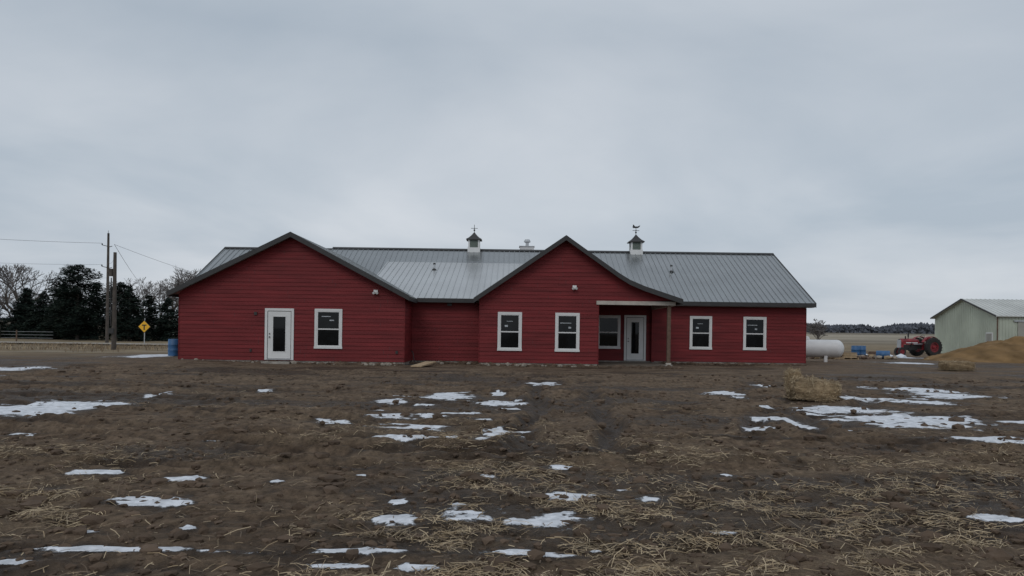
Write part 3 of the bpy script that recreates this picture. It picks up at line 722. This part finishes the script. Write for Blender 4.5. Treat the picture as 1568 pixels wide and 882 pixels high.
# ------------------------------------------------------------ utility poles and wires
def upole(x,y,h,arms):
    e=empty('utility_pole',(x,y,-.2)); b=B()
    b.cyl((0,0,-.3),(0,0,h),.16,.10,12,M_POLE)
    b.obj('pole_shaft',e); return e
e=upole(-39.9,74,11.0,[]); bb=B()
for z,l in ((9.7,.55),(7.6,.55)):
    bb.cyl((0,-.1,z),(-l,-.1,z+.12),.04,.03,6,M_POLE); bb.lathe((-l,-.1,z+.12),(0,0,1),[(0,.03),(.05,.07),(.12,.06),(.18,.02)],8,M_BLACK)
    bb.cyl((0,-.1,z-.1),(l*.8,-.1,z+.02),.04,.03,6,M_POLE)
bb.cyl((.05,-.12,10.6),(.05,-.12,11.25),.02,.02,6,M_BLACK); bb.obj('insulator_brackets',e)
e=upole(-26.5,50,6.7,[]); bb=B(); bb.cyl((-.22,-.05,5.1),(-.22,-.05,5.6),.12,.12,12,M_POLE); bb.cyl((-.15,-.15,1.8),(-.15,-.15,5.0),.035,.035,6,M_BLACK); bb.box(-.22,.08,-.3,-.17,1.3,1.65,M_DARK); bb.obj('transformer_and_meter',e)
b=B()
def wire(p0,p1,sag,r=.012):
    p0=Vector(p0);p1=Vector(p1);pv=p0
    for i in range(1,25):
        t=i/24; q=p0.lerp(p1,t)-Vector((0,0,sag*4*t*(1-t))); b.cyl(pv,q,r,r,4,M_BLACK,False); pv=q
wire((-40.5,73.9,9.8),(-62,52,9.6),.5); wire((-40.4,73.9,7.7),(-62,52,7.6),.6,.009); wire((-39.9,74,6.4),(-62,52,5.4),.6,.008)
wire((-39.3,74,9.7),(-90,190,9.5),1.2,.02); wire((-39.9,74,8.0),(-26.5,50,6.2),.3,.008)
wire((-39.3,74,9.7),(-38,150,8.6),1.5,.014)
b.obj('overhead_wires')

# ------------------------------------------------------------ T junction sign
s=empty('t_junction_sign',(-32.3,66,0),0); b=B()
b.box(-.03,.03,-.02,.02,-.2,2.2,M_GALV); q=.54
b.prism([(0,1.62-q),(q,1.62),(0,1.62+q),(-q,1.62)],-.06,-.025,M_BLACK)
q=.51; b.prism([(0,1.62-q),(q,1.62),(0,1.62+q),(-q,1.62)],-.064,-.0605,M_YEL)
b.box(-.2,.2,-.068,-.0645,1.70,1.80,M_BLACK); b.box(-.055,.055,-.068,-.0645,1.33,1.699,M_BLACK)
b.obj('diamond_plate_and_post',s)

rb=B()
xr=np.linspace(-260,-21,120)
for i in range(119):
    xa,xb=xr[i],xr[i+1]
    def Zr(x): return .10+ (0 if abs(x)<150 else (abs(x)-150)*.012)
    rb.poly([(xa,63,Zr(xa)),(xb,63,Zr(xb)),(xb,69,Zr(xb)),(xa,69,Zr(xa))],M_GRAVEL)
rb.obj('gravel_road')

# ------------------------------------------------------------ trees
def conifer(x,y,h,wd,seed,kind='spruce'):
    rs=random.Random(seed); nr=np.random.RandomState(seed); b=B(); z0=H1(x,y)
    b.cyl((0,0,-.2),(0,0,h*.96),.2,.03,8,M_BARK)
    nb=int(h*(24 if kind=='spruce' else 20))
    lump=[rs.uniform(.62,1.2) for _ in range(60)]
    C_=[];S_=[];D_=[];K_=[]
    for i in range(nb):
        t=(i+rs.random())/nb; z=h*(.04+.95*t)
        if kind=='spruce': prof=(1-t)**.7*.98+.03
        else: prof=(math.sin(min(1,(t*.9+.1))*math.pi)**.55)*(1-.3*t)+.04
        az=rs.uniform(0,6.283); L=wd/2*prof*rs.uniform(.75,1.1)*lump[int(az/6.284*8)+8*int(t*6.99)]
        dz=(-.18 if kind=='spruce' else .18)+rs.uniform(-.1,.1)
        dx,dy=math.cos(az),math.sin(az)
        if L>.5: b.cyl((0,0,z),(dx*L*.8,dy*L*.8,z+dz*L*.8),.035,.01,3,M_BARK,False)
        n=max(18,int(L*50)); u=.12+.88*nr.rand(n)**.8
        sp=(.10+.14*L*(1-np.abs(u-.55)))
        c=np.stack([dx*L*u+nr.normal(0,1,n)*sp,dy*L*u+nr.normal(0,1,n)*sp,z+dz*L*u+nr.normal(0,1,n)*sp*.5],1)
        C_.append(c); S_.append(nr.uniform(.07,.21,n)); D_.append(np.tile([dx,dy,-.3],(n,1)))
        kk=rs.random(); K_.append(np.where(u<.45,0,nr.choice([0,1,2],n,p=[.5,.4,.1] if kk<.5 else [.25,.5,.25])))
    c=np.concatenate(C_);s=np.concatenate(S_)[:,None];d=np.concatenate(D_);k=np.concatenate(K_); n=len(c)
    a=nr.uniform(0,6.283,n); sd=np.stack([np.cos(a),np.sin(a),nr.uniform(-.3,.5,n)],1)
    V=np.stack([c+d*s*1.5,c+sd*s*.8,c-sd*s*.7],1).reshape(-1,3)
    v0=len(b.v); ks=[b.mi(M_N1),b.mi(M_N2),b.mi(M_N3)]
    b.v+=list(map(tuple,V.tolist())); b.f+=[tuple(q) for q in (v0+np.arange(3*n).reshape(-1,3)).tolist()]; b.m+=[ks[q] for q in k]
    o=b.obj('spruce_tree' if kind=='spruce' else 'pine_tree'); o.location=(x,y,z0); o.rotation_euler=(0,0,rs.random()*6)
    return o
conifer(-49.2,85,8.6,6.6,1,'pine')
conifer(-46.0,88,6.9,4.8,2,'pine')
conifer(-53.6,90,6.4,5.4,3); conifer(-57.5,92,5.9,5.6,4); conifer(-61.5,95,6.4,6.0,5); conifer(-65,93,5.9,5.8,15)
conifer(-42.8,84,6.2,4.2,6); conifer(-41.3,90,5.2,4.2,7); conifer(-38.8,88,4.4,4.0,8); conifer(-52,94,7.2,5.2,9); conifer(-57,98,6.8,5.4,10)
conifer(-69,96,6.0,5.8,16); conifer(-60.5,100,6.6,5.6,17); conifer(-44.5,92,5.6,4.4,18); conifer(-36.8,92,3.6,3.4,19); conifer(-66,102,6.8,5.6,20)
M_TWIG=mat('bare_twigs',(0.14,0.127,0.122),.95)
def bare(x,y,h,seed,spread=.5,thick=1.0):
    rs=random.Random(seed); b=B()
    def grow(p,d,L,r,dep):
        q=p+d*L; b.cyl(p,q,r,r*.7,4 if dep<2 else 3,M_BARK if dep<3 else M_TWIG,False)
        if dep>=7: return
        n=3 if dep in(0,1,3,4,6) else 2
        for i in range(n):
            nd=(d+Vector((rs.gauss(0,spread),rs.gauss(0,spread),rs.gauss(.08,spread*.5)))).normalized()
            grow(q,nd,L*rs.uniform(.66,.88),max(r*.66,.018*thick),dep+1)
    grow(Vector((0,0,-.2)),Vector((0,0,1)),h*.2,h*.022,0)
    zm=max(v[2] for v in b.v); k=h/zm
    b.v=[(a*k,c*k,z*k) for a,c,z in b.v]
    o=b.obj('bare_tree'); o.location=(x,y,H1(x,y)); return o
bare(-71.0,108,10.6,21); bare(-50.8,112,11.1,22); bare(-48.6,110,10.7,23,.55); bare(-57,116,9.4,24); bare(-53.8,114,8.8,29); bare(-78,110,9.4,25)
bare(-46.5,116,9.2,26); bare(47,115,4.5,27); bare(45.8,112,3.2,28); bare(-74.5,112,9.8,31)

def woods(name,x0,x1,y0,h0,n,seed,depth=60):
    rs=np.random.RandomState(seed); x=rs.uniform(x0,x1,n); y=y0+rs.uniform(0,depth,n)
    env=h0*(.35+.9*fbm(x/30,y*0+seed,seed,4)); z=rs.rand(n)**.8*env
    zb=base_h(x,y); s=rs.uniform(.6,1.9,n)*h0/12
    c=np.stack([x,y,zb+z],1)
    V=np.stack([c+np.stack([-s,rs.normal(0,1,n),-s*rs.uniform(.2,1.2,n)],1),c+np.stack([s,rs.normal(0,1,n),-s*rs.uniform(.2,1.2,n)],1),c+np.stack([s*rs.uniform(-.5,.5,n),rs.normal(0,1,n),s*1.1],1)],1).reshape(-1,3)
    me=bpy.data.meshes.new(name); me.from_pydata(V.tolist(),[],np.arange(3*n).reshape(-1,3).tolist()); me.materials.append(M_FARHAZE)
    o=bpy.data.objects.new(name,me); COL.objects.link(o)
woods('distant_woods',230,620,760,13,22000,3)
woods('distant_woods',-900,-230,900,9,15000,4)
wb=empty('white_farm_shed'); b=B()
X0,X1,Y0,Y1=-71.5,-66.5,150,157
b.box(X0,X1,Y0,Y1,-.2,2.9,M_TANK); b.prism([(X0-.2,2.85),(X1+.2,2.85),((X0+X1)/2,4.0)],Y0-.3,Y1+.3,M_SHEDR); b.box(X0+1,X0+2.6,Y0-.03,Y0-.002,0,2.2,M_DARK)
b.obj('walls_and_roof',wb)
f=empty('farm_gate',(-51.5,72,.05)); b=B()
for z in(.35,.6,.85,1.1,1.3): b.cyl((-2,0,z),(2,0,z),.035,.035,6,M_GREEN)
for x in(-2,-.7,.7,2): b.cyl((x,0,.3),(x,0,1.32),.035,.035,6,M_GREEN)
for x in(-2.3,2.3): b.cyl((x,0,-.3),(x,0,1.6),.1,.1,8,M_POLE)
b.obj('gate_panel',f)
f=empty('wire_fence'); b=B()
for i in range(16):
    x=-82+i*1.9
    if x>-54.5: x+=6
    b.cyl((x,72,-.3),(x,72,1.15),.06,.06,6,M_WOOD)
for z in(.4,.7,1.0): b.cyl((-84,72,z),(-54,72,z),.012,.012,4,M_GALV); b.cyl((-49,72,z),(-44,72,z),.012,.012,4,M_GALV)
b.obj('posts_and_wire',f)
rs=np.random.RandomState(3); n=12000; x=rs.uniform(-60,-15,n); y=rs.uniform(44,63,n)
keep=fbm(x/3,y/3,12,3)>.5; x,y=x[keep],y[keep]; n=len(x)
P=np.stack([x,y,H(x,y)+.08],1); D=rs.normal(0,.4,(n,3)); D[:,2]=1; D/=np.linalg.norm(D,axis=1)[:,None]
straw_mesh('dry_grass',P,D,rs.uniform(.12,.3,n),rs.uniform(.01,.03,n),rs.choice([0,1,2],n,p=[.1,.4,.5]))

# ------------------------------------------------------------ world, sun, camera
wd=bpy.data.worlds.new('World'); scene.world=wd; wd.use_nodes=True; nt=wd.node_tree; nt.nodes.clear()
N_=nt.nodes.new; L=nt.links.new
out=N_('ShaderNodeOutputWorld'); sky=N_('ShaderNodeTexSky'); sky.sky_type='NISHITA'; sky.sun_disc=False
EL,AZ=math.radians(42),math.radians(200)
sky.sun_elevation=EL; sky.sun_rotation=AZ
bg1=N_('ShaderNodeBackground'); bg1.inputs['Strength'].default_value=.08; L(sky.outputs[0],bg1.inputs['Color'])
tc=N_('ShaderNodeTexCoord'); sep=N_('ShaderNodeSeparateXYZ'); L(tc.outputs['Generated'],sep.inputs[0])
def mt(op,a,c,cl=False):
    x=N_('ShaderNodeMath'); x.operation=op; x.use_clamp=cl
    for s_,v_ in ((x.inputs[0],a),(x.inputs[1],c)):
        if isinstance(v_,(int,float)): s_.default_value=v_
        else: L(v_,s_)
    return x.outputs[0]
zc=mt('ADD',mt('MAXIMUM',sep.outputs['Z'],0.0),.16)
cmb=N_('ShaderNodeCombineXYZ'); L(mt('DIVIDE',sep.outputs['X'],zc),cmb.inputs[0]); L(mt('DIVIDE',sep.outputs['Y'],zc),cmb.inputs[1])
nz=N_('ShaderNodeTexNoise'); nz.inputs['Scale'].default_value=.6; nz.inputs['Detail'].default_value=6; nz.inputs['Roughness'].default_value=.5; nz.inputs['Distortion'].default_value=.4
L(cmb.outputs[0],nz.inputs['Vector'])
rp=N_('ShaderNodeValToRGB'); e=rp.color_ramp.elements; e[0].position=.34; e[0].color=(.405,.465,.53,1); e[1].position=.66; e[1].color=(.63,.66,.70,1)
L(nz.outputs['Fac'],rp.inputs['Fac'])
gr=N_('ShaderNodeValToRGB'); ge=gr.color_ramp.elements; ge[0].position=0; ge[0].color=(.97,.98,1.0,1); ge[1].position=1; ge[1].color=(1.2,1.2,1.2,1)
for ps,cc in ((.16,(1.1,1.1,1.1)),(.36,(.9,.93,.96)),(.48,(1.12,1.12,1.12)),(.72,(.85,.86,.88))):
    x_=gr.color_ramp.elements.new(ps); x_.color=(*cc,1)
L(sep.outputs['Z'],gr.inputs['Fac'])
mx=N_('ShaderNodeMix'); mx.data_type='RGBA'; mx.blend_type='MULTIPLY'; mx.inputs[0].default_value=1; L(rp.outputs[0],mx.inputs[6]); L(gr.outputs[0],mx.inputs[7])
bg2=N_('ShaderNodeBackground'); bg2.inputs['Strength'].default_value=1.0; L(mx.outputs[2],bg2.inputs['Color'])
ms=N_('ShaderNodeMixShader'); ms.inputs[0].default_value=.94; L(bg1.outputs[0],ms.inputs[1]); L(bg2.outputs[0],ms.inputs[2]); L(ms.outputs[0],out.inputs['Surface'])
sl=bpy.data.lights.new('overcast_sun','SUN'); sl.energy=.55; sl.angle=math.radians(25); sl.color=(1,.97,.93)
so_=bpy.data.objects.new('overcast_sun',sl); COL.objects.link(so_)
dv=Vector((math.sin(AZ)*math.cos(EL),math.cos(AZ)*math.cos(EL),math.sin(EL)))
so_.rotation_euler=dv.to_track_quat('Z','Y').to_euler()
cd=bpy.data.cameras.new('camera'); cd.lens=26.4; cd.sensor_width=36; cd.shift_y=70/1568; cd.clip_start=.1; cd.clip_end=12000
cam=bpy.data.objects.new('camera',cd); COL.objects.link(cam)
cam.matrix_world=Matrix.Translation((0,0,1.45))@Matrix.Rotation(math.radians(90),4,'X')@Matrix.Rotation(math.radians(.8),4,'Z')
scene.camera=cam
